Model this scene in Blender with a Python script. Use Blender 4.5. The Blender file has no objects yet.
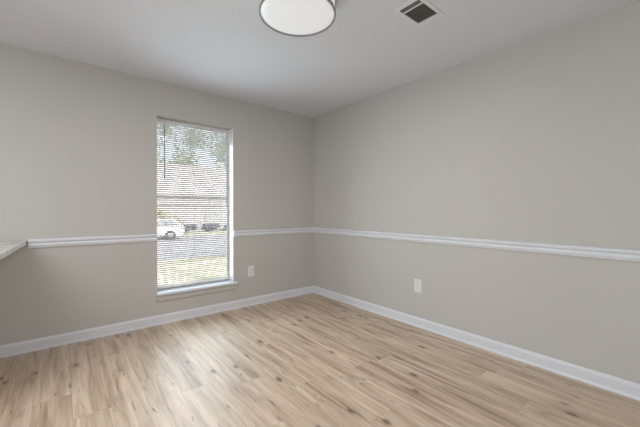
import bpy, bmesh, math, random
from mathutils import Vector, Matrix, noise
random.seed(7)
scene = bpy.context.scene
COL = scene.collection
PI = math.pi

# ------------------------------------------------------------------ camera, sky, sun, lights, exposure
cam_d = bpy.data.cameras.new('camera')
cam = bpy.data.objects.new('camera', cam_d); COL.objects.link(cam)
cam_d.sensor_width = 36.0; cam_d.sensor_fit = 'HORIZONTAL'
cam_d.lens = 313.2 / 640 * 36
cam_d.shift_x = -0.0009
cam_d.clip_start = 0.02; cam_d.clip_end = 500
R_ = Vector((0.77340748, -0.63390773, 0.00136413))
U_ = Vector((0.00525045, 0.00855771, 0.9999496))
F_ = Vector((0.63388745, 0.77336134, -0.0099469))
cam.matrix_world = Matrix(((R_.x, U_.x, -F_.x, -2.7016), (R_.y, U_.y, -F_.y, -3.4546),
                           (R_.z, U_.z, -F_.z, 1.1479), (0, 0, 0, 1)))
scene.camera = cam

world = bpy.data.worlds.new('sky'); scene.world = world
world.use_nodes = True
wn = world.node_tree; wn.nodes.clear()
w_out = wn.nodes.new('ShaderNodeOutputWorld'); w_bg = wn.nodes.new('ShaderNodeBackground')
w_sky = wn.nodes.new('ShaderNodeTexSky'); w_sky.sky_type = 'NISHITA'; w_sky.sun_disc = False
w_sky.sun_elevation = math.radians(52); w_sky.sun_rotation = math.radians(165)
w_sky.air_density = 1.0; w_sky.dust_density = 5.0
w_bg.inputs['Strength'].default_value = 0.70
w_hsv = wn.nodes.new('ShaderNodeHueSaturation'); w_hsv.inputs['Saturation'].default_value = .45     # hazy, washed-out sky
wn.links.new(w_sky.outputs[0], w_hsv.inputs['Color']); wn.links.new(w_hsv.outputs[0], w_bg.inputs[0]); wn.links.new(w_bg.outputs[0], w_out.inputs[0])

sun_d = bpy.data.lights.new('sun', 'SUN'); sun_d.energy = 3.6; sun_d.angle = math.radians(0.6)
sun_d.color = (1.0, 0.95, 0.87)
sun = bpy.data.objects.new('sun', sun_d); COL.objects.link(sun)
sun.rotation_euler = Vector((.80, -.90, -1.20)).to_track_quat('-Z', 'Y').to_euler()   # high over the street, raking the right window jamb; the slats stop its beam

def area(name, loc, rot, sx, sy, power, color):
    d = bpy.data.lights.new(name, 'AREA'); d.shape = 'RECTANGLE'; d.size = sx; d.size_y = sy
    d.energy = power; d.color = color
    o = bpy.data.objects.new(name, d); COL.objects.link(o)
    o.location = loc; o.rotation_euler = rot
    return o
# unseen fill lamps added behind the camera and beyond the bar, without any glazing
area('rear_fill', (-3.0, -6.35, 1.20), (math.radians(105), 0, 0), 3.2, 2.0, 40, (0.86, 0.96, 1.0))
area('kitchen_side_fill', (-6.7, -2.6, 1.50), (math.radians(118), 0, math.radians(-90)), 2.6, 1.3, 52, (0.88, 0.97, 1.0))

area('kitchen_overhead_fill', (-4.2, -2.3, 2.40), (0, 0, 0), 1.7, 1.7, 50, (0.97, 0.98, 1.0))  # unseen overhead fill added to lift the floor and ceiling at left
area('window_fill', (-1.582, .1075, 1.14), (math.radians(-90), 0, 0), .775, 1.54, 13.5, (0.76, 0.92, 1.0)).data.spread = math.radians(138)  # lamp added on the room side of the blind, boosting its daylight

scene.view_settings.view_transform = 'Standard'
scene.view_settings.look = 'None'
scene.view_settings.exposure = 0.0
scene.view_settings.gamma = 1.0
scene.view_settings.use_curve_mapping = False

# ------------------------------------------------------------------ materials
def mat(name, color, rough=0.6, metal=0.0, spec=0.5):
    m = bpy.data.materials.new(name); m.use_nodes = True
    b = m.node_tree.nodes['Principled BSDF']
    b.inputs['Base Color'].default_value = (*color, 1)
    b.inputs['Roughness'].default_value = rough
    b.inputs['Metallic'].default_value = metal
    b.inputs['Specular IOR Level'].default_value = spec
    return m

def N(m, kind, **kw):
    n = m.node_tree.nodes.new(kind)
    for k, v in kw.items(): setattr(n, k, v)
    return n
def L(m, a, b): m.node_tree.links.new(a, b)
def BS(m): return m.node_tree.nodes['Principled BSDF']

def noisy(m, c1, c2, scale=8, detail=4, bump=0.0, bump_scale=200, stretch=(1, 1, 1), dist=0.002):
    """colour varies a little between c1 and c2; fine bump"""
    tc = N(m, 'ShaderNodeTexCoord'); mp = N(m, 'ShaderNodeMapping'); mp.inputs['Scale'].default_value = stretch
    L(m, tc.outputs['Object'], mp.inputs[0])
    nt = N(m, 'ShaderNodeTexNoise'); nt.inputs['Scale'].default_value = scale; nt.inputs['Detail'].default_value = detail
    L(m, mp.outputs[0], nt.inputs[0])
    cr = N(m, 'ShaderNodeValToRGB'); cr.color_ramp.elements[0].position = 0.3; cr.color_ramp.elements[1].position = 0.7
    cr.color_ramp.elements[0].color = (*c1, 1); cr.color_ramp.elements[1].color = (*c2, 1)
    L(m, nt.outputs['Fac'], cr.inputs[0]); L(m, cr.outputs[0], BS(m).inputs['Base Color'])
    if bump:
        n2 = N(m, 'ShaderNodeTexNoise'); n2.inputs['Scale'].default_value = bump_scale; n2.inputs['Detail'].default_value = 3
        L(m, tc.outputs['Object'], n2.inputs[0])
        bp = N(m, 'ShaderNodeBump'); bp.inputs['Strength'].default_value = bump; bp.inputs['Distance'].default_value = dist
        L(m, n2.outputs['Fac'], bp.inputs['Height']); L(m, bp.outputs[0], BS(m).inputs['Normal'])
    return m

M_wall = noisy(mat('greige_paint', (.5, .5, .5), 0.62, spec=0.3), (.560, .541, .518), (.572, .553, .530), 1.5, 2, 0.12, 160, dist=0.001)
M_ceil = noisy(mat('ceiling_paint', (.7, .7, .7), 0.8, spec=0.2), (.725, .742, .795), (.755, .772, .825), 60, 4, 0.35, 90)
M_trim = noisy(mat('white_trim_paint', (.8, .8, .8), 0.34), (.735, .752, .795), (.755, .772, .815), 4, 2)
M_vinyl = noisy(mat('white_vinyl', (.8, .8, .8), 0.4), (.86, .86, .87), (.88, .88, .89), 3, 1)
M_slat = noisy(mat('white_slat', (.8, .8, .8), 0.38), (.76, .76, .77), (.79, .79, .80), 3, 1)
M_plate = noisy(mat('white_plastic', (.8, .8, .8), 0.32), (.80, .795, .79), (.82, .815, .81), 20, 1)
M_dark = noisy(mat('dark_slot', (.03, .03, .03), 0.6), (.02, .02, .02), (.04, .04, .04), 30, 1)
M_nickel = noisy(mat('brushed_nickel', (.5, .5, .48), 0.32, 1.0), (.36, .35, .33), (.44, .43, .41), 90, 2, stretch=(1, 1, 8))
M_screw = noisy(mat('painted_screw', (.7, .7, .7), 0.3), (.68, .68, .67), (.74, .74, .73), 50, 1)
M_ventw = noisy(mat('vent_enamel', (.75, .75, .75), 0.45), (.77, .78, .81), (.80, .81, .84), 10, 1)
M_duct = noisy(mat('duct_interior', (.1, .1, .1), 0.7), (.10, .095, .088), (.14, .13, .12), 14, 3)
M_damper = noisy(mat('damper_metal', (.2, .2, .2), 0.5, 0.3), (.15, .145, .135), (.21, .20, .185), 25, 2)

# lamp diffuser: a lit acrylic disc
M_diff = mat('lit_acrylic', (.77, .79, .82), 0.35)
BS(M_diff).inputs['Emission Color'].default_value = (0.97, 0.985, 1.0, 1)
BS(M_diff).inputs['Emission Strength'].default_value = 0.42
tc = N(M_diff, 'ShaderNodeTexCoord'); nt = N(M_diff, 'ShaderNodeTexNoise'); nt.inputs['Scale'].default_value = 3
mr = N(M_diff, 'ShaderNodeMapRange'); mr.inputs['To Min'].default_value = 0.30; mr.inputs['To Max'].default_value = 0.34
L(M_diff, tc.outputs['Object'], nt.inputs[0]); L(M_diff, nt.outputs['Fac'], mr.inputs[0])
L(M_diff, mr.outputs[0], BS(M_diff).inputs['Emission Strength'])

# wand: clear grey plastic
M_wand = noisy(mat('smoky_wand', (.3, .3, .3), 0.25), (.09, .095, .095), (.13, .135, .13), 30, 1)
M_cord = noisy(mat('white_cord', (.8, .8, .8), 0.8), (.80, .80, .80), (.86, .86, .86), 200, 1)

# window glass: thin clear pane
M_glass = bpy.data.materials.new('window_glass'); M_glass.use_nodes = True
nt_ = M_glass.node_tree; nt_.nodes.clear()
g_o = nt_.nodes.new('ShaderNodeOutputMaterial'); g_m = nt_.nodes.new('ShaderNodeMixShader')
g_t = nt_.nodes.new('ShaderNodeBsdfTransparent'); g_g = nt_.nodes.new('ShaderNodeBsdfGlossy'); g_f = nt_.nodes.new('ShaderNodeFresnel')
g_t.inputs[0].default_value = (.95, .96, .955, 1); g_g.inputs['Roughness'].default_value = 0.01; g_f.inputs[0].default_value = 1.45
nt_.links.new(g_f.outputs[0], g_m.inputs[0]); nt_.links.new(g_t.outputs[0], g_m.inputs[1])
nt_.links.new(g_g.outputs[0], g_m.inputs[2]); nt_.links.new(g_m.outputs[0], g_o.inputs[0])

# granite: pale, speckled grey and tan
M_gran = mat('pale_granite', (.7, .7, .68), 0.16)
tc = N(M_gran, 'ShaderNodeTexCoord')
n1 = N(M_gran, 'ShaderNodeTexNoise'); n1.inputs['Scale'].default_value = 22; n1.inputs['Detail'].default_value = 8; n1.inputs['Roughness'].default_value = .7
c1 = N(M_gran, 'ShaderNodeValToRGB'); e = c1.color_ramp.elements
e[0].position = .36; e[0].color = (.20, .20, .195, 1); e[1].position = .62; e[1].color = (.78, .77, .74, 1)
k = e.new(.47); k.color = (.58, .57, .53, 1)
n2 = N(M_gran, 'ShaderNodeTexNoise'); n2.inputs['Scale'].default_value = 6; n2.inputs['Detail'].default_value = 5
c2 = N(M_gran, 'ShaderNodeValToRGB'); c2.color_ramp.elements[0].position = .42; c2.color_ramp.elements[1].position = .66
mx = N(M_gran, 'ShaderNodeMix', data_type='RGBA', blend_type='MIX')
for n_ in (n1, n2): L(M_gran, tc.outputs['Object'], n_.inputs[0])
L(M_gran, n1.outputs['Fac'], c1.inputs[0]); L(M_gran, n2.outputs['Fac'], c2.inputs[0])
L(M_gran, c2.outputs[0], mx.inputs['Factor']); L(M_gran, c1.outputs[0], mx.inputs['A'])
mx.inputs['B'].default_value = (.76, .76, .73, 1)
L(M_gran, mx.outputs['Result'], BS(M_gran).inputs['Base Color'])

# floor: oak-look vinyl planks running along y
def floor_material():
    m = mat('oak_plank_vinyl', (.4, .3, .22), 0.38, spec=0.5)
    PW, PL = 0.178, 1.22
    def math_(op, a, b=None, c=None):
        n = N(m, 'ShaderNodeMath', operation=op)
        for i, v in enumerate((a, b, c)):
            if v is None: continue
            if isinstance(v, (int, float)): n.inputs[i].default_value = v
            else: L(m, v, n.inputs[i])
        return n.outputs[0]
    tc = N(m, 'ShaderNodeTexCoord'); sp = N(m, 'ShaderNodeSeparateXYZ'); L(m, tc.outputs['Object'], sp.inputs[0])
    x, y = sp.outputs[0], sp.outputs[1]
    u = math_('DIVIDE', x, PW); row = math_('FLOOR', u); fu = math_('FRACT', u)
    wn1 = N(m, 'ShaderNodeTexWhiteNoise', noise_dimensions='1D'); L(m, row, wn1.inputs['W'])
    v = math_('ADD', math_('DIVIDE', y, PL), wn1.outputs['Value'])
    seg = math_('FLOOR', v); fv = math_('FRACT', v)
    pid = N(m, 'ShaderNodeCombineXYZ'); L(m, row, pid.inputs[0]); L(m, seg, pid.inputs[1])
    wn2 = N(m, 'ShaderNodeTexWhiteNoise', noise_dimensions='3D'); L(m, pid.outputs[0], wn2.inputs['Vector'])
    tone = wn2.outputs['Value']
    sc = N(m, 'ShaderNodeSeparateColor'); L(m, wn2.outputs['Color'], sc.inputs[0])
    # grain coordinates shifted per plank
    def gcoord(sx, sy):
        cx = math_('MULTIPLY_ADD', x, sx, math_('MULTIPLY', sc.outputs[0], 40.0))
        cy = math_('MULTIPLY_ADD', y, sy, math_('MULTIPLY', sc.outputs[1], 60.0))
        c = N(m, 'ShaderNodeCombineXYZ'); L(m, cx, c.inputs[0]); L(m, cy, c.inputs[1]); L(m, math_('MULTIPLY', tone, 9.0), c.inputs[2])
        return c.outputs[0]
    def noise_(co, detail, rough=.55, dist=0.0):
        n = N(m, 'ShaderNodeTexNoise'); n.inputs['Scale'].default_value = 1; n.inputs['Detail'].default_value = detail
        n.inputs['Roughness'].default_value = rough; n.inputs['Distortion'].default_value = dist
        L(m, co, n.inputs[0]); return n.outputs['Fac']
    def ramp(f, *stops):
        r = N(m, 'ShaderNodeValToRGB'); el = r.color_ramp.elements
        while len(el) < len(stops): el.new(.5)
        for e_, (p_, c_) in zip(el, stops):
            e_.position = p_; e_.color = (*c_, 1) if not isinstance(c_, (int, float)) else (c_, c_, c_, 1)
        L(m, f, r.inputs[0]); return r.outputs[0]
    def mix(f, a, b, bt='MIX'):
        n = N(m, 'ShaderNodeMix', data_type='RGBA', blend_type=bt)
        for key, val in (('Factor', f), ('A', a), ('B', b)):
            if isinstance(val, (int, float)): n.inputs[key].default_value = val
            elif isinstance(val, tuple): n.inputs[key].default_value = (*val, 1)
            else: L(m, val, n.inputs[key])
        return n.outputs['Result']
    broad = noise_(gcoord(19, 1.3), 4, .55, .5)         # broad tonal streaks
    fine = noise_(gcoord(75, 2.2), 5, .6, .3)         # fine grain
    crack = noise_(gcoord(34, 2.6), 4, .6, 1.0)      # darker streaks
    base = ramp(broad, (.30, (.365, .252, .168)), (.46, (.580, .441, .327)), (.66, (.730, .590, .464)))
    base = mix(0.85, base, ramp(fine, (.25, .80), (.55, 1.0), (.8, 1.06)), 'MULTIPLY')
    base = mix(1.0, base, ramp(crack, (.27, .58), (.36, .90), (.46, 1.0)), 'MULTIPLY')
    base = mix(1.0, base, ramp(tone, (0.0, (.945, .935, .925)), (.5, (1, 1, 1)), (1.0, (1.05, 1.045, 1.04))), 'MULTIPLY')
    dash = noise_(gcoord(60, 9), 3, .5, .5)          # short dark flecks
    base = mix(math_('MULTIPLY', ramp(dash, (.27, 1.0), (.35, 0.0)), .85), base, (.20, .14, .095))
    # knots: a sparse stretched voronoi
    kn = N(m, 'ShaderNodeTexVoronoi'); kn.inputs['Scale'].default_value = 1
    nz = noise_(gcoord(14, 8), 2)
    kco = N(m, 'ShaderNodeVectorMath', operation='ADD'); L(m, gcoord(9.0, 4.2), kco.inputs[0])
    kv = N(m, 'ShaderNodeCombineXYZ'); L(m, math_('MULTIPLY', nz, .25), kv.inputs[0]); L(m, math_('MULTIPLY', nz, .2), kv.inputs[1])
    L(m, kv.outputs[0], kco.inputs[1]); L(m, kco.outputs[0], kn.inputs['Vector'])
    ksel = N(m, 'ShaderNodeSeparateColor'); L(m, kn.outputs['Color'], ksel.inputs[0])
    kmask = math_('MULTIPLY', ramp(kn.outputs['Distance'], (.06, 1.0), (.19, 0.0)), math_('GREATER_THAN', ksel.outputs[0], .52))
    base = mix(math_('MULTIPLY', kmask, .92), base, (.085, .06, .042))
    halo = math_('MULTIPLY', ramp(kn.outputs['Distance'], (.08, 1.0), (.42, 0.0)), math_('GREATER_THAN', ksel.outputs[0], .52))
    base = mix(math_('MULTIPLY', halo, .30), base, (.27, .185, .125))
    # seams
    du = math_('MULTIPLY', math_('MINIMUM', fu, math_('SUBTRACT', 1.0, fu)), PW)
    dv = math_('MULTIPLY', math_('MINIMUM', fv, math_('SUBTRACT', 1.0, fv)), PL)
    sm = math_('LESS_THAN', math_('MINIMUM', du, dv), 0.0014)
    base = mix(math_('MULTIPLY', sm, .28), base, (.12, .085, .06))
    L(m, base, BS(m).inputs['Base Color'])
    L(m, ramp(fine, (.2, .50), (.8, .43)), BS(m).inputs['Roughness'])
    BS(m).inputs['Specular IOR Level'].default_value = 1.0
    bp = N(m, 'ShaderNodeBump'); bp.inputs['Strength'].default_value = .12; bp.inputs['Distance'].default_value = .0015
    L(m, math_('SUBTRACT', fine, math_('MULTIPLY', sm, .8)), bp.inputs['Height']); L(m, bp.outputs[0], BS(m).inputs['Normal'])
    return m
M_floor = floor_material()

# outdoors
M_lawn = noisy(mat('dry_lawn', (.4, .4, .2), 0.95, spec=.1), (.19, .205, .14), (.44, .41, .34), 1.6, 8, 0.6, 40, dist=.05)
M_road = noisy(mat('asphalt', (.3, .3, .32), 0.9, spec=.1), (.20, .20, .215), (.25, .25, .265), 2, 6)
M_stucco = noisy(mat('painted_brick', (.6, .55, .5), 0.85, spec=.1), (.40, .375, .38), (.47, .44, .445), 6, 5)
M_roof = noisy(mat('pale_shingles', (.5, .47, .45), 0.9, spec=.1), (.30, .285, .29), (.40, .375, .375), 5, 6, stretch=(1, 4, 4))
M_winfar = noisy(mat('far_window_glass', (.1, .12, .15), 0.1), (.10, .12, .15), (.16, .18, .22), 2, 1)
M_door = noisy(mat('painted_door', (.3, .3, .3), 0.5), (.28, .25, .27), (.34, .31, .33), 3, 2)
M_garage = noisy(mat('garage_door_paint', (.6, .58, .58), 0.6), (.36, .35, .36), (.40, .39, .40), 3, 2)
M_hedge = noisy(mat('lime_leaves', (.4, .5, .15), 0.7), (.56, .57, .42), (.76, .76, .60), 5, 4)
M_shrub = noisy(mat('blue_green_leaves', (.1, .12, .14), 0.7), (.13, .15, .18), (.21, .23, .27), 5, 4)
M_leaf = noisy(mat('tree_leaves', (.2, .3, .1), 0.6), (.34, .40, .27), (.60, .64, .46), 1.2, 4)
M_leaf2 = noisy(mat('pale_tree_leaves', (.3, .35, .1), 0.6), (.46, .50, .28), (.72, .74, .48), 2, 4)
M_bark = noisy(mat('bark', (.2, .15, .1), 0.9), (.14, .11, .085), (.24, .19, .15), 6, 5, stretch=(3, 3, .6))
M_car = noisy(mat('white_car_paint', (.85, .86, .88), 0.2), (.84, .85, .87), (.87, .88, .90), 2, 1)
M_tire = noisy(mat('tyre_rubber', (.03, .03, .03), 0.8), (.025, .025, .028), (.04, .04, .042), 12, 2)
M_lamp_red = noisy(mat('tail_lens', (.5, .45, .45), 0.2), (.50, .44, .44), (.58, .52, .52), 20, 1)

for m_ in (M_leaf, M_leaf2, M_hedge):      # thin leaves let light through
    tr = N(m_, 'ShaderNodeBsdfTranslucent'); ms = N(m_, 'ShaderNodeMixShader'); ms.inputs[0].default_value = .45
    out = m_.node_tree.nodes['Material Output']; src = BS(m_).inputs['Base Color'].links[0].from_socket
    L(m_, src, tr.inputs['Color']); L(m_, BS(m_).outputs[0], ms.inputs[1]); L(m_, tr.outputs[0], ms.inputs[2]); L(m_, ms.outputs[0], out.inputs['Surface'])

# ------------------------------------------------------------------ mesh helpers
def obj(name, bm, m, parent=None, smooth=False, bevel=0.0):
    bmesh.ops.recalc_face_normals(bm, faces=bm.faces[:])
    me = bpy.data.meshes.new(name); bm.to_mesh(me); bm.free()
    if m: me.materials.append(m)
    if smooth:
        for p in me.polygons: p.use_smooth = True
    o = bpy.data.objects.new(name, me); COL.objects.link(o)
    if parent: o.parent = parent
    if bevel:
        b = o.modifiers.new('bevel', 'BEVEL'); b.width = bevel; b.segments = 2; b.limit_method = 'ANGLE'
    return o

def bx(bm, x0, x1, y0, y1, z0, z1):
    v = [bm.verts.new(p) for p in ((x0, y0, z0), (x1, y0, z0), (x1, y1, z0), (x0, y1, z0), (x0, y0, z1), (x1, y0, z1), (x1, y1, z1), (x0, y1, z1))]
    for f in ((0, 3, 2, 1), (4, 5, 6, 7), (0, 1, 5, 4), (1, 2, 6, 5), (2, 3, 7, 6), (3, 0, 4, 7)):
        bm.faces.new([v[i] for i in f])
    return v

def box(name, dims, m, parent=None, bevel=0.0):
    bm = bmesh.new(); bx(bm, *dims); return obj(name, bm, m, parent, bevel=bevel)

def loft(bm, rings, close=True, caps=True):
    """rings of points joined side to side"""
    vs = [[bm.verts.new(p) for p in r] for r in rings]
    n = len(vs[0])
    for a, b in zip(vs, vs[1:]):
        for i in range(n if close else n - 1):
            j = (i + 1) % n
            bm.faces.new((a[i], a[j], b[j], b[i]))
    if caps:
        bm.faces.new(vs[0]); bm.faces.new(list(reversed(vs[-1])))

def lathe(bm, prof, c, n=48, caps=True):
    loft(bm, [[(c[0] + r * math.cos(2 * PI * i / n), c[1] + r * math.sin(2 * PI * i / n), c[2] + z) for i in range(n)] for r, z in prof], True, caps)

def tube(bm, pts, r, n=8):
    rings = []
    for i, p in enumerate(pts):
        p = Vector(p); d = (Vector(pts[min(i + 1, len(pts) - 1)]) - Vector(pts[max(i - 1, 0)])).normalized()
        a = d.orthogonal().normalized(); b = d.cross(a)
        rr = r[i] if isinstance(r, (list, tuple)) else r
        rings.append([tuple(p + rr * (math.cos(2 * PI * k / n) * a + math.sin(2 * PI * k / n) * b)) for k in range(n)])
    # keep ring orientation consistent
    loft(bm, rings)

def empty(name, loc=(0, 0, 0), label=None, cat=None, group=None, kind=None, rz=0):
    o = bpy.data.objects.new(name, None); COL.objects.link(o); o.location = loc; o.rotation_euler = (0, 0, rz)
    return tag(o, label, cat, group, kind)
def tag(o, label=None, cat=None, group=None, kind=None):
    if label: o['label'] = label
    if cat: o['category'] = cat
    if group: o['group'] = group
    if kind: o['kind'] = kind
    return o
def struct(o): o['kind'] = 'structure'; return o

# ------------------------------------------------------------------ room shell
H = 2.44; WT = 0.18
X0, Y0 = -6.8, -6.5                        # far ends of the open-plan room
WX0, WX1, WZ0, WZ1 = -1.983, -1.181, 0.315, 2.097   # window opening

tag(struct(box('floor', (X0 - WT, WT, Y0 - WT, 0, -0.10, 0), M_floor)), 'light oak plank floor with knots running toward the window wall', 'floor')
tag(struct(box('ceiling', (X0 - WT, WT, Y0 - WT, WT, H, H + 0.12), M_ceil)), 'plain white painted ceiling', 'ceiling')
bm = bmesh.new()                           # window wall with its opening
bx(bm, X0 - WT, WX0, 0, WT, -0.10, H); bx(bm, WX1, WT, 0, WT, -0.10, H)
bx(bm, WX0, WX1, 0, WT, WZ1, H); bx(bm, WX0, WX1, 0, WT, -0.10, WZ0)
bmesh.ops.remove_doubles(bm, verts=bm.verts[:], dist=1e-5)
tag(struct(obj('wall_left', bm, M_wall)), 'greige painted wall with the tall window', 'wall')
tag(struct(box('wall_right', (0, WT, Y0 - WT, 0, 0, H), M_wall)), 'long blank greige wall on the right', 'wall')
struct(box('wall_rear', (X0, 0, Y0 - WT, Y0, 0, H), M_wall))
struct(box('wall_kitchen', (X0 - WT, X0, Y0 - WT, 0, 0, H), M_wall))
struct(box('wall_bar', (-3.46, -3.34, -1.08, 0, 0, 0.866), M_wall))
# roof over the room, with eaves
struct(box('roof', (X0 - .6, .7, Y0 - .6, .55, H + 0.121, H + 0.30), M_roof))

def run(name, prof, a, b, axis, m):
    """profile (d from the wall, z) run along x on the window wall (axis x) or along y on the right wall; mitred in the corner"""
    bm = bmesh.new()
    if axis == 'x':
        rings = [[((t - d) if mit else t, -d, z) for d, z in prof] for t, mit in ((a, False), (b, b == 0))]
    else:
        rings = [[(-d, (t - d) if mit else t, z) for d, z in prof] for t, mit in ((a, a == 0), (b, False))]
    loft(bm, rings)
    return struct(obj(name, bm, m))
BB = [(0, 0), (.021, 0), (.0205, .008), (.017, .016), (.0135, .0195), (.0135, .074), (.0120, .080), (.0085, .084), (.0075, .090), (.005, .094), (0, .094)]
CR = [(0, 0.8380), (.010, 0.8380), (.013, 0.8420), (.0135, 0.8480), (.019, 0.8540), (.0205, 0.8620), (.018, 0.8690), (.0125, 0.8730), (.0115, 0.8780),
      (.0150, 0.8820), (.0225, 0.8870), (.0250, 0.8940), (.0245, 0.9020), (.020, 0.9080), (.012, 0.9110), (0, 0.9110)]
tag(run('baseboard_left', BB, -3.335, 0, 'x', M_trim), 'white baseboard along the window wall', 'baseboard')
tag(run('baseboard_right', BB, 0, Y0, 'y', M_trim), 'white baseboard along the right wall', 'baseboard')
tag(run('trim_1', CR, -2.927, WX0, 'x', M_trim), 'white chair rail between granite counter and window', 'chair rail')
tag(run('trim_2', CR, WX1, 0, 'x', M_trim), 'white chair rail between window and corner', 'chair rail')
tag(run('trim_3', CR, 0, Y0, 'y', M_trim), 'white chair rail along the right wall', 'chair rail')

# ------------------------------------------------------------------ window
win = struct(empty('window_1', (0, 0, 0), 'tall white vinyl window behind an open blind', 'window'))
bm = bmesh.new()
ya, yb = .140, .179; fw = .011
sw = .005
bx(bm, WX0, WX0 + sw, ya, yb, WZ0, WZ1); bx(bm, WX1 - sw, WX1, ya, yb, WZ0, WZ1)
bx(bm, WX0 + sw, WX1 - sw, ya, yb, WZ1 - fw, WZ1); bx(bm, WX0 + sw, WX1 - sw, ya, yb, WZ0, WZ0 + fw)
obj('window_frame', bm, M_vinyl, win, bevel=.003)
for i, (z0, z1, yy) in enumerate(((WZ0 + fw, 1.200, .138), (1.188, WZ1 - fw, .158))):
    bm = bmesh.new(); s = .012; ss = .006; x0, x1 = WX0 + sw, WX1 - sw; y1 = yy + .018
    bx(bm, x0, x0 + ss, yy, y1, z0, z1); bx(bm, x1 - ss, x1, yy, y1, z0, z1)
    bx(bm, x0 + ss, x1 - ss, yy, y1, z1 - s, z1); bx(bm, x0 + ss, x1 - ss, yy, y1, z0, z0 + s)
    sash = obj('sash', bm, M_vinyl, win, bevel=.002)
    box('pane', (x0 + ss, x1 - ss, yy + .007, yy + .011, z0 + s, z1 - s), M_glass, sash)
# white-painted jamb returns and head lining of the opening
bm = bmesh.new(); t = .0022
bx(bm, WX0 + .0002, WX0 + t, .0005, .139, .3192, WZ1 - .0002); bx(bm, WX1 - t, WX1 - .0002, .0005, .139, .3192, WZ1 - .0002)
obj('jamb_lining', bm, M_vinyl, win)
# stool with a rounded nose and horns, apron under it
bm = bmesh.new()
nose = [(-.004, .289)] + [(-.026 - .015 * math.cos(math.radians(a)), .304 + .015 * math.sin(math.radians(a))) for a in range(-90, 91, 15)] + [(-.004, .319)]
loft(bm, [[(x, y, z) for y, z in nose] for x in (WX0 - .010, WX1 + .036)])
bx(bm, WX0 + .001, WX1 - .001, -.006, .139, .3155, .319)
obj('window_sill', bm, M_trim, win, smooth=False)
bm = bmesh.new()
ap = [(0, .232), (-.012, .232), (-.016, .238), (-.016, .282), (-.018, .289), (0, .289)]
loft(bm, [[(x, y, z) for y, z in ap] for x in (WX0 - .004, WX1 + .026)])
o = obj('sill_apron', bm, M_wall, win)

# ------------------------------------------------------------------ mini blind
blind = empty('mini_blind', (0, 0, 0), 'white mini blind with open slats hanging in the tall window', 'window blind')
bx0, bx1, byc = WX0 + .006, WX1 - .004, .122
box('headrail', (bx0, bx1, byc - .014, byc + .014, WZ1 - .027, WZ1 - .002), M_slat, blind, bevel=.002)
pitch, zt, zb = .0217, WZ1 - .040, .362
bm = bmesh.new()
ns = int((zt - zb) / pitch)
tilt = math.radians(28)
for i in range(ns + 1):
    zc = zt - i * pitch
    A, B = [], []
    for k in range(5):
        t = (k / 4 - .5) * .025
        crown = .0016 * (1 - (2 * t / .025) ** 2)
        # room-side edge (t<0, smaller y) sits higher
        y = byc + t * math.cos(tilt) + crown * math.sin(tilt); z = zc - t * math.sin(tilt) + crown * math.cos(tilt)
        A.append((y, z))
    ring = A + [(y, z - .0004) for y, z in reversed(A)]
    loft(bm, [[(bx0 + .002, y, z) for y, z in ring], [(bx1 - .002, y, z) for y, z in ring]])
obj('slats', bm, M_slat, blind)
zl = zt - ns * pitch
box('bottom_rail', (bx0 + .001, bx1 - .001, byc - .012, byc + .012, zl - .036, zl - .013), M_vinyl, blind, bevel=.003)
for fx in (.12, .5, .88):
    x = bx0 + (bx1 - bx0) * fx
    bm = bmesh.new()
    tube(bm, [(x, byc - .0135, zl - .02), (x, byc - .0135, WZ1 - .02)], .0007, 6)
    tube(bm, [(x, byc + .0135, zl - .02), (x, byc + .0135, WZ1 - .02)], .0007, 6)
    tube(bm, [(x + .006, byc, zl - .02), (x + .006, byc, WZ1 - .02)], .0009, 6)
    obj('ladder_cord', bm, M_cord, blind)
bm = bmesh.new()
wx = -1.890
tube(bm, [(wx, byc - .024, 1.475), (wx, byc - .024, 1.49), (wx, byc - .024, 1.60), (wx, byc - .022, 2.035), (wx, byc - .017, 2.052), (wx, byc - .012, 2.066)],
     [.0042, .0048, .0038, .0036, .0022, .0018], 6)
obj('tilt_wand', bm, M_wand, blind, smooth=False)

# ------------------------------------------------------------------ ceiling light
lc = (-1.585, -1.868)
lamp = empty('ceiling_light', (lc[0], lc[1], H), 'round flush white drum ceiling light with brushed nickel bands', 'ceiling light')
R0 = .2335
bm = bmesh.new(); lathe(bm, [(R0 - .02, -.001), (R0 - .004, -.001), (R0 - .004, -.088), (R0 - .02, -.088)], (0, 0, 0), 72)
obj('drum_shade', bm, M_diff, lamp, smooth=False)
bm = bmesh.new(); lathe(bm, [(.004, -.0965), (.12, -.0960), (.19, -.0945), (.218, -.0925), (R0 - .008, -.0885), (R0 - .009, -.084)], (0, 0, 0), 72)
obj('diffuser', bm, M_diff, lamp, smooth=True)
def band(z0, z1, r0, r1):
    bm = bmesh.new()
    n = 72; prof = [(r1, z0), (r1 + .0012, (z0 + z1) / 2), (r1, z1), (r0, z1), (r0, z0)]
    rings = [[(r * math.cos(2 * PI * i / n), r * math.sin(2 * PI * i / n), z) for r, z in prof] for i in range(n)]
    loft(bm, rings + [rings[0]], True, False)
    bmesh.ops.remove_doubles(bm, verts=bm.verts[:], dist=1e-5)
    return obj('metal_band', bm, M_nickel, lamp)
band(-.098, -.082, R0 - .0075, R0)
band(-.020, -.0005, R0 - .004, R0 + .001)
# the lamp's own light, leaving through the diffuser
ld = bpy.data.lights.new('ceiling_light_glow', 'AREA'); ld.shape = 'DISK'; ld.size = .42; ld.energy = 11; ld.color = (1.0, .92, .83)
lo = bpy.data.objects.new('ceiling_light_glow', ld); COL.objects.link(lo); lo.parent = lamp; lo.location = (0, 0, -.100)

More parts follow.
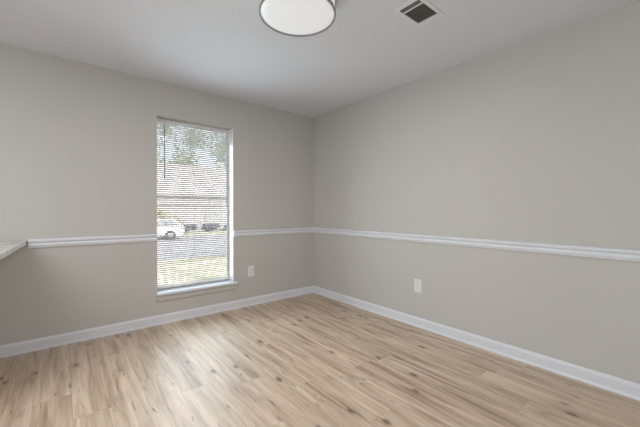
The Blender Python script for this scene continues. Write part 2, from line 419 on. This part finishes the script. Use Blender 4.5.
# ------------------------------------------------------------------ ceiling vent
vent = empty('ceiling_vent', (-.905, -2.275, H), 'white rectangular ceiling air register with dark open slots', 'air vent')
vx, vy = .150, .096                        # half sizes of the flange
bm = bmesh.new()
ox, oy, oc = .109, .072, -.009
def ringface(bm, outer, inner):
    (a, b, z1), (c, d, z2) = outer, inner
    o = [bm.verts.new((sx * a + (oc if a < .12 else 0), sy * b, z1)) for sx, sy in ((-1, -1), (1, -1), (1, 1), (-1, 1))]
    i = [bm.verts.new((sx * c + (oc if c < .12 else 0), sy * d, z2)) for sx, sy in ((-1, -1), (1, -1), (1, 1), (-1, 1))]
    for k in range(4): bm.faces.new((o[k], o[(k + 1) % 4], i[(k + 1) % 4], i[k]))
ringface(bm, (vx, vy, -.0005), (vx - .002, vy - .002, -.004))
ringface(bm, (vx - .002, vy - .002, -.004), (ox + .004, oy + .004, -.008))
ringface(bm, (ox + .004, oy + .004, -.008), (ox, oy, -.007))
ringface(bm, (ox, oy, -.007), (ox, oy, -.0005))
bmesh.ops.remove_doubles(bm, verts=bm.verts[:], dist=1e-5)
obj('flange', bm, M_ventw, vent)
bm = bmesh.new()
v = [bm.verts.new((sx * ox + oc, sy * oy, -.0008)) for sx, sy in ((-1, -1), (1, -1), (1, 1), (-1, 1))]; bm.faces.new(v)
obj('duct_opening', bm, M_duct, vent)
def blade(x, w, th, tilt, m, name, z=-.006):
    bm = bmesh.new(); c, s = math.cos(tilt), math.sin(tilt)
    pr = [(-w / 2, -th / 2), (w / 2, -th / 2), (w / 2, th / 2), (-w / 2, th / 2)]
    loft(bm, [[(x + a * c - b * s, y, z + a * s + b * c) for a, b in pr] for y in (-oy + .0005, oy - .0005)])
    return obj(name, bm, m, vent)
blade(-.076, .012, .002, math.radians(0), M_ventw, 'divider_bar', -.0075)
for i in range(7): blade(-.056 + i * .0225, .0075, .0012, math.radians(40), M_damper, 'louver', -.0040)
for i in range(2): blade(-.106 + i * .0150, .0075, .0012, math.radians(-40), M_damper, 'louver', -.0040)
for sx in (-1, 1):
    bm = bmesh.new(); lathe(bm, [(.0045, -.0045), (.004, -.0075), (.002, -.0085), (.0004, -.0087)], (sx * .135, 0, 0), 12)
    obj('screw', bm, M_screw, vent)

# ------------------------------------------------------------------ wall outlets
def outlet(name, loc, rz, label):
    """built facing -y at the origin"""
    r = empty(name, loc, label, 'wall outlet', None, None, rz)
    bm = bmesh.new()
    w, h = .0400, .0635
    def rr(w, h, y, rad=.004):
        out = []
        for cx, cz, a0 in ((w - rad, h - rad, 0), (-w + rad, h - rad, 90), (-w + rad, -h + rad, 180), (w - rad, -h + rad, 270)):
            for k in range(5):
                a = math.radians(a0 + k * 22.5); out.append((cx + rad * math.cos(a), y, cz + rad * math.sin(a)))
        return out
    loft(bm, [rr(w, h, -.0003), rr(w, h, -.0035), rr(w - .003, h - .003, -.0062)])
    obj('cover_plate', bm, M_plate, r)
    for s in (1, -1):
        bm = bmesh.new(); zc = s * .0195
        def cap(y, k=1):
            return [(k * .0170 * math.cos(a) if abs(math.cos(a)) < .93 else k * math.copysign(.0160, math.cos(a)), y,
                     zc + max(-.0135, min(.0135, k * .0170 * math.sin(a)))) for a in [2 * PI * i / 28 for i in range(28)]]
        loft(bm, [cap(-.0055), cap(-.0080), cap(-.0086, .95)])
        rec = obj('receptacle', bm, M_plate, r)
        bm = bmesh.new()
        bx(bm, -.0075, -.0055, -.0089, -.0080, zc + .000, zc + .008)
        bx(bm, .0055, .0075, -.0089, -.0080, zc + .001, zc + .007)
        bx(bm, -.0022, .0022, -.0089, -.0080, zc - .009, zc - .0045)
        obj('socket_slot', bm, M_dark, rec)
    bm = bmesh.new()
    n = 12; loft(bm, [[(q * math.cos(2 * PI * i / n), y, q * math.sin(2 * PI * i / n)) for i in range(n)] for q, y in ((.0032, -.0058), (.0030, -.0072), (.0015, -.0078))])
    obj('screw', bm, M_screw, r)
    return r
outlet('wall_outlet', (-.958, 0, .412), 0, 'white duplex outlet right of the window below the chair rail')
outlet('wall_outlet', (0, -1.677, .404), math.radians(-90), 'white duplex outlet low on the long blank right wall')

# ------------------------------------------------------------------ granite bar top
ct = empty('granite_countertop', (0, 0, .869), 'pale speckled granite bar top at the left edge, butting the window wall', 'countertop')
bm = bmesh.new()
zz = .034
pts = [(-3.62, -.002), (-2.932, -.002), (-2.975, -1.02), (-2.979, -1.14), (-3.00, -1.17), (-3.62, -1.17)]
vb = [bm.verts.new((x, y, 0)) for x, y in pts]; vt_ = [bm.verts.new((x, y, zz)) for x, y in pts]
bm.faces.new(list(reversed(vb))); bm.faces.new(vt_)
for i in range(len(pts)):
    j = (i + 1) % len(pts); bm.faces.new((vb[i], vb[j], vt_[j], vt_[i]))
obj('slab', bm, M_gran, ct, bevel=.004)

# ------------------------------------------------------------------ outdoors
def gz(y):                                 # the front yard falls away to the street
    return -.25 - .40 * max(0, min(1, (y - .3) / 8.6))
bm = bmesh.new()
rows = []
ys = [.2, 1.5, 3, 4.5, 6, 7.5, 8.9]
for y in ys: rows.append([(x, y, gz(y) + .03 * noise.noise((x * .6, y * .6, 0))) for x in range(-14, 27, 2)])
for y in (8.9, 8.9): pass
rows.append([(x, 8.95, -.80) for x in range(-14, 27, 2)])
loft(bm, rows, False, False)
tag(struct(obj('ground_lawn', bm, M_lawn, smooth=True)), 'sunlit dry front lawn outside the window', 'lawn')
bm = bmesh.new(); bx(bm, -30, 50, 8.9, 19.6, -.90, -.70)
tag(struct(obj('ground_street', bm, M_road)), 'grey street beyond the lawn', 'street')
bm = bmesh.new(); bx(bm, -60, 90, 19.6, 80, -.90, -.64)
tag(struct(obj('ground_yard', bm, M_lawn)), 'yard across the street', 'lawn')

# house across the street
hs = empty('house', (9, 24, -.64), 'pale single-storey house across the street seen through the blind', 'house')
bm = bmesh.new(); bx(bm, -10, 14, 0, 8.4, 0, 3.05); obj('wall', bm, M_stucco, hs)
bm = bmesh.new()
loft(bm, [[(x, -.22, 2.95), (x, -.22, 3.05), (x, 4.2, 6.1), (x, 8.6, 3.05), (x, 8.6, 2.95), (x, 4.2, 5.9)] for x in (-10.5, 14.5)])
obj('roof', bm, M_roof, hs)
for x in (-7.4, 7.0, 11.0):
    fr = box('window_frame', (x - .85, x + .85, -.06, .0, .95, 2.35), M_vinyl, hs)
    box('pane', (x - .75, x + .75, -.075, -.05, 1.05, 2.25), M_winfar, fr)
box('garage_door', (-2.2, 2.2, -.05, .0, .05, 2.2), M_garage, hs)
box('front_door', (4.0, 5.0, -.05, .0, .05, 2.2), M_door, hs)

# leaf masses
def leaves(bm, centers, n, size, seed):
    rnd = random.Random(seed)
    for _ in range(n):
        c, r = rnd.choice(centers)
        d = Vector((rnd.gauss(0, 1), rnd.gauss(0, 1), rnd.gauss(0, 1))).normalized() * (rnd.random() ** .45)
        p = Vector(c) + Vector((d.x * r[0], d.y * r[1], d.z * r[2]))
        a = Vector((rnd.gauss(0, 1), rnd.gauss(0, 1), rnd.gauss(0, 1))).normalized(); b = a.orthogonal().normalized()
        b = (Matrix.Rotation(rnd.random() * 6.28, 3, a) @ b); w = a.cross(b)
        s = size * rnd.uniform(.6, 1.3)
        q = [p - a * s, p + b * s * .42 + w * s * .1, p + a * s, p - b * s * .42 + w * s * .1]
        vs = [bm.verts.new(x) for x in q]
        bm.faces.new((vs[0], vs[1], vs[2])); bm.faces.new((vs[0], vs[2], vs[3]))
def tree(loc, h, crown_r, n, size, seed, m, label, trunk_h):
    rnd = random.Random(seed)
    t = empty('leafy_tree', loc, label, 'tree', 'trees seen through the window')
    cs = []
    for k in range(14):
        a = rnd.random() * 6.28; rr = crown_r * rnd.uniform(.2, .75)
        cs.append(((rr * math.cos(a), rr * math.sin(a), trunk_h + (h - trunk_h) * rnd.uniform(.1, .9)), (crown_r * .42, crown_r * .42, crown_r * .34)))
    bm = bmesh.new(); leaves(bm, cs, n, size, seed); obj('foliage', bm, m, t)
    bm = bmesh.new()
    tube(bm, [(0, 0, -.1), (.05, .03, trunk_h * .6), (.0, .1, trunk_h), (.15, 0, trunk_h + (h - trunk_h) * .6)], [.24, .19, .15, .05], 9)
    for c, _ in cs[:6]:
        tube(bm, [(0, .08, trunk_h * .9), (c[0] * .5, c[1] * .5, (c[2] + trunk_h) / 2 + .1), c], [.10, .07, .025], 6)
    obj('trunk', bm, M_bark, t)
    return t
tree((2.6, 35, -.64), 13, 4.2, 1200, .38, 3, M_leaf, 'green tree rising behind the house roof, leftmost of three through the blind', 4)
tree((10.5, 47, -.64), 16, 4.4, 1200, .38, 4, M_leaf, 'green tree rising behind the house roof, middle one of three through the blind', 4)
tree((14.2, 35, -.64), 13, 4.2, 1200, .38, 5, M_leaf, 'green tree rising behind the house roof, rightmost of three through the blind', 4)
tree((-.9, 14.0, -.7), 8.0, 2.6, 2200, .16, 6, M_leaf2, 'pale yellow-green tree nearer the window, at its upper left', 4.6)

def bush(name, loc, r, n, size, seed, m, label, cat, group=None):
    b = empty(name, loc, label, cat, group)
    bm = bmesh.new()
    rnd = random.Random(seed)
    cs = [((rnd.uniform(-.75, .75) * r[0], rnd.uniform(-.5, .5) * r[1], r[2] * rnd.uniform(.35, .75)), (r[0] * .4, r[1] * .6, r[2] * .32)) for _ in range(12)]
    leaves(bm, cs, n, size, seed)
    obj('foliage', bm, m, b)
    bm = bmesh.new()
    for k in range(4): tube(bm, [(.1 * (k - 1.5), 0, -.05), (.25 * (k - 1.5) * r[0], 0, r[2] * .5)], [.03, .015], 6)
    obj('stem', bm, M_bark, b)
    return b
bush('lime_hedge', (2.55, 22.3, -.64), (2.15, .6, 2.0), 3400, .16, 11, M_hedge, 'yellow-green hedge behind the white car at window left', 'hedge')
for k, (x, lab) in enumerate(((4.95, 'dark low shrub nearest the white car'), (6.9, 'dark low shrub, middle one along the house front'), (8.85, 'dark low shrub, farthest right along the house front'))):
    bush('dark_shrub', (x, 22.9, -.64), (.80, .6, .70), 1300, .11, 20 + k, M_shrub, lab, 'shrub', 'shrubs along the house front')

# parked white car across the street, seen side-on
car = empty('parked_car', (1.05, 18.3, -.70), 'white parked car across the street, partly hidden by the left window edge', 'car')
prof = [(-2.15, .28), (-2.2, .62), (-2.05, .82), (-1.15, .96), (-.45, 1.40), (.1, 1.47), (1.55, 1.46), (2.05, 1.05), (2.16, .92), (2.18, .60), (2.12, .28)]
bm = bmesh.new()
def carring(w, k):
    return [(x, (w if z < 1.0 else w * (1 - .16 * (z - 1.0) / .45)) * k, z) for x, z in prof]
loft(bm, [carring(.84, -1), carring(.88, -.9), carring(.88, .9), carring(.84, 1)])
body = obj('body', bm, M_car, car, bevel=.03)
for s in (-1, 1):
    def side(x, z): return (x, s * (.845 * (1 - .16 * (z - 1.0) / .45)), z)
    for pts in ([(-.85, 1.0), (-.32, 1.36), (.22, 1.38), (.22, 1.0)], [(.30, 1.0), (.30, 1.38), (1.42, 1.38), (1.82, 1.03)]):
        bm = bmesh.new()
        a = [bm.verts.new(side(x, z)) for x, z in pts]
        g = bmesh.ops.extrude_face_region(bm, geom=[bm.faces.new(a)])
        for v_ in g['geom']:
            if isinstance(v_, bmesh.types.BMVert): v_.co.y += s * .012
        obj('side_window', bm, M_winfar, car)
    for x in (-1.35, 1.35):
        bm = bmesh.new(); n = 24
        loft(bm, [[(x + r * math.cos(2 * PI * i / n), y, .32 + r * math.sin(2 * PI * i / n)) for i in range(n)] for r, y in
                  ((.20, s * .70), (.31, s * .70), (.32, s * .74), (.32, s * .86), (.30, s * .90), (.20, s * .90))])
        w = obj('wheel', bm, M_tire, car)
        bm = bmesh.new()
        loft(bm, [[(x + r * math.cos(2 * PI * i / n), y, .32 + r * math.sin(2 * PI * i / n)) for i in range(n)] for r, y in
                  ((.19, s * .895), (.19, s * .905), (.06, s * .915))])
        obj('hub_cap', bm, M_nickel, w)
    box('tail_light', (2.10, 2.19, min(s * .62, s * .84), max(s * .62, s * .84), .70, .88), M_lamp_red, car)
car.scale = (1.0, 1.0, .90)
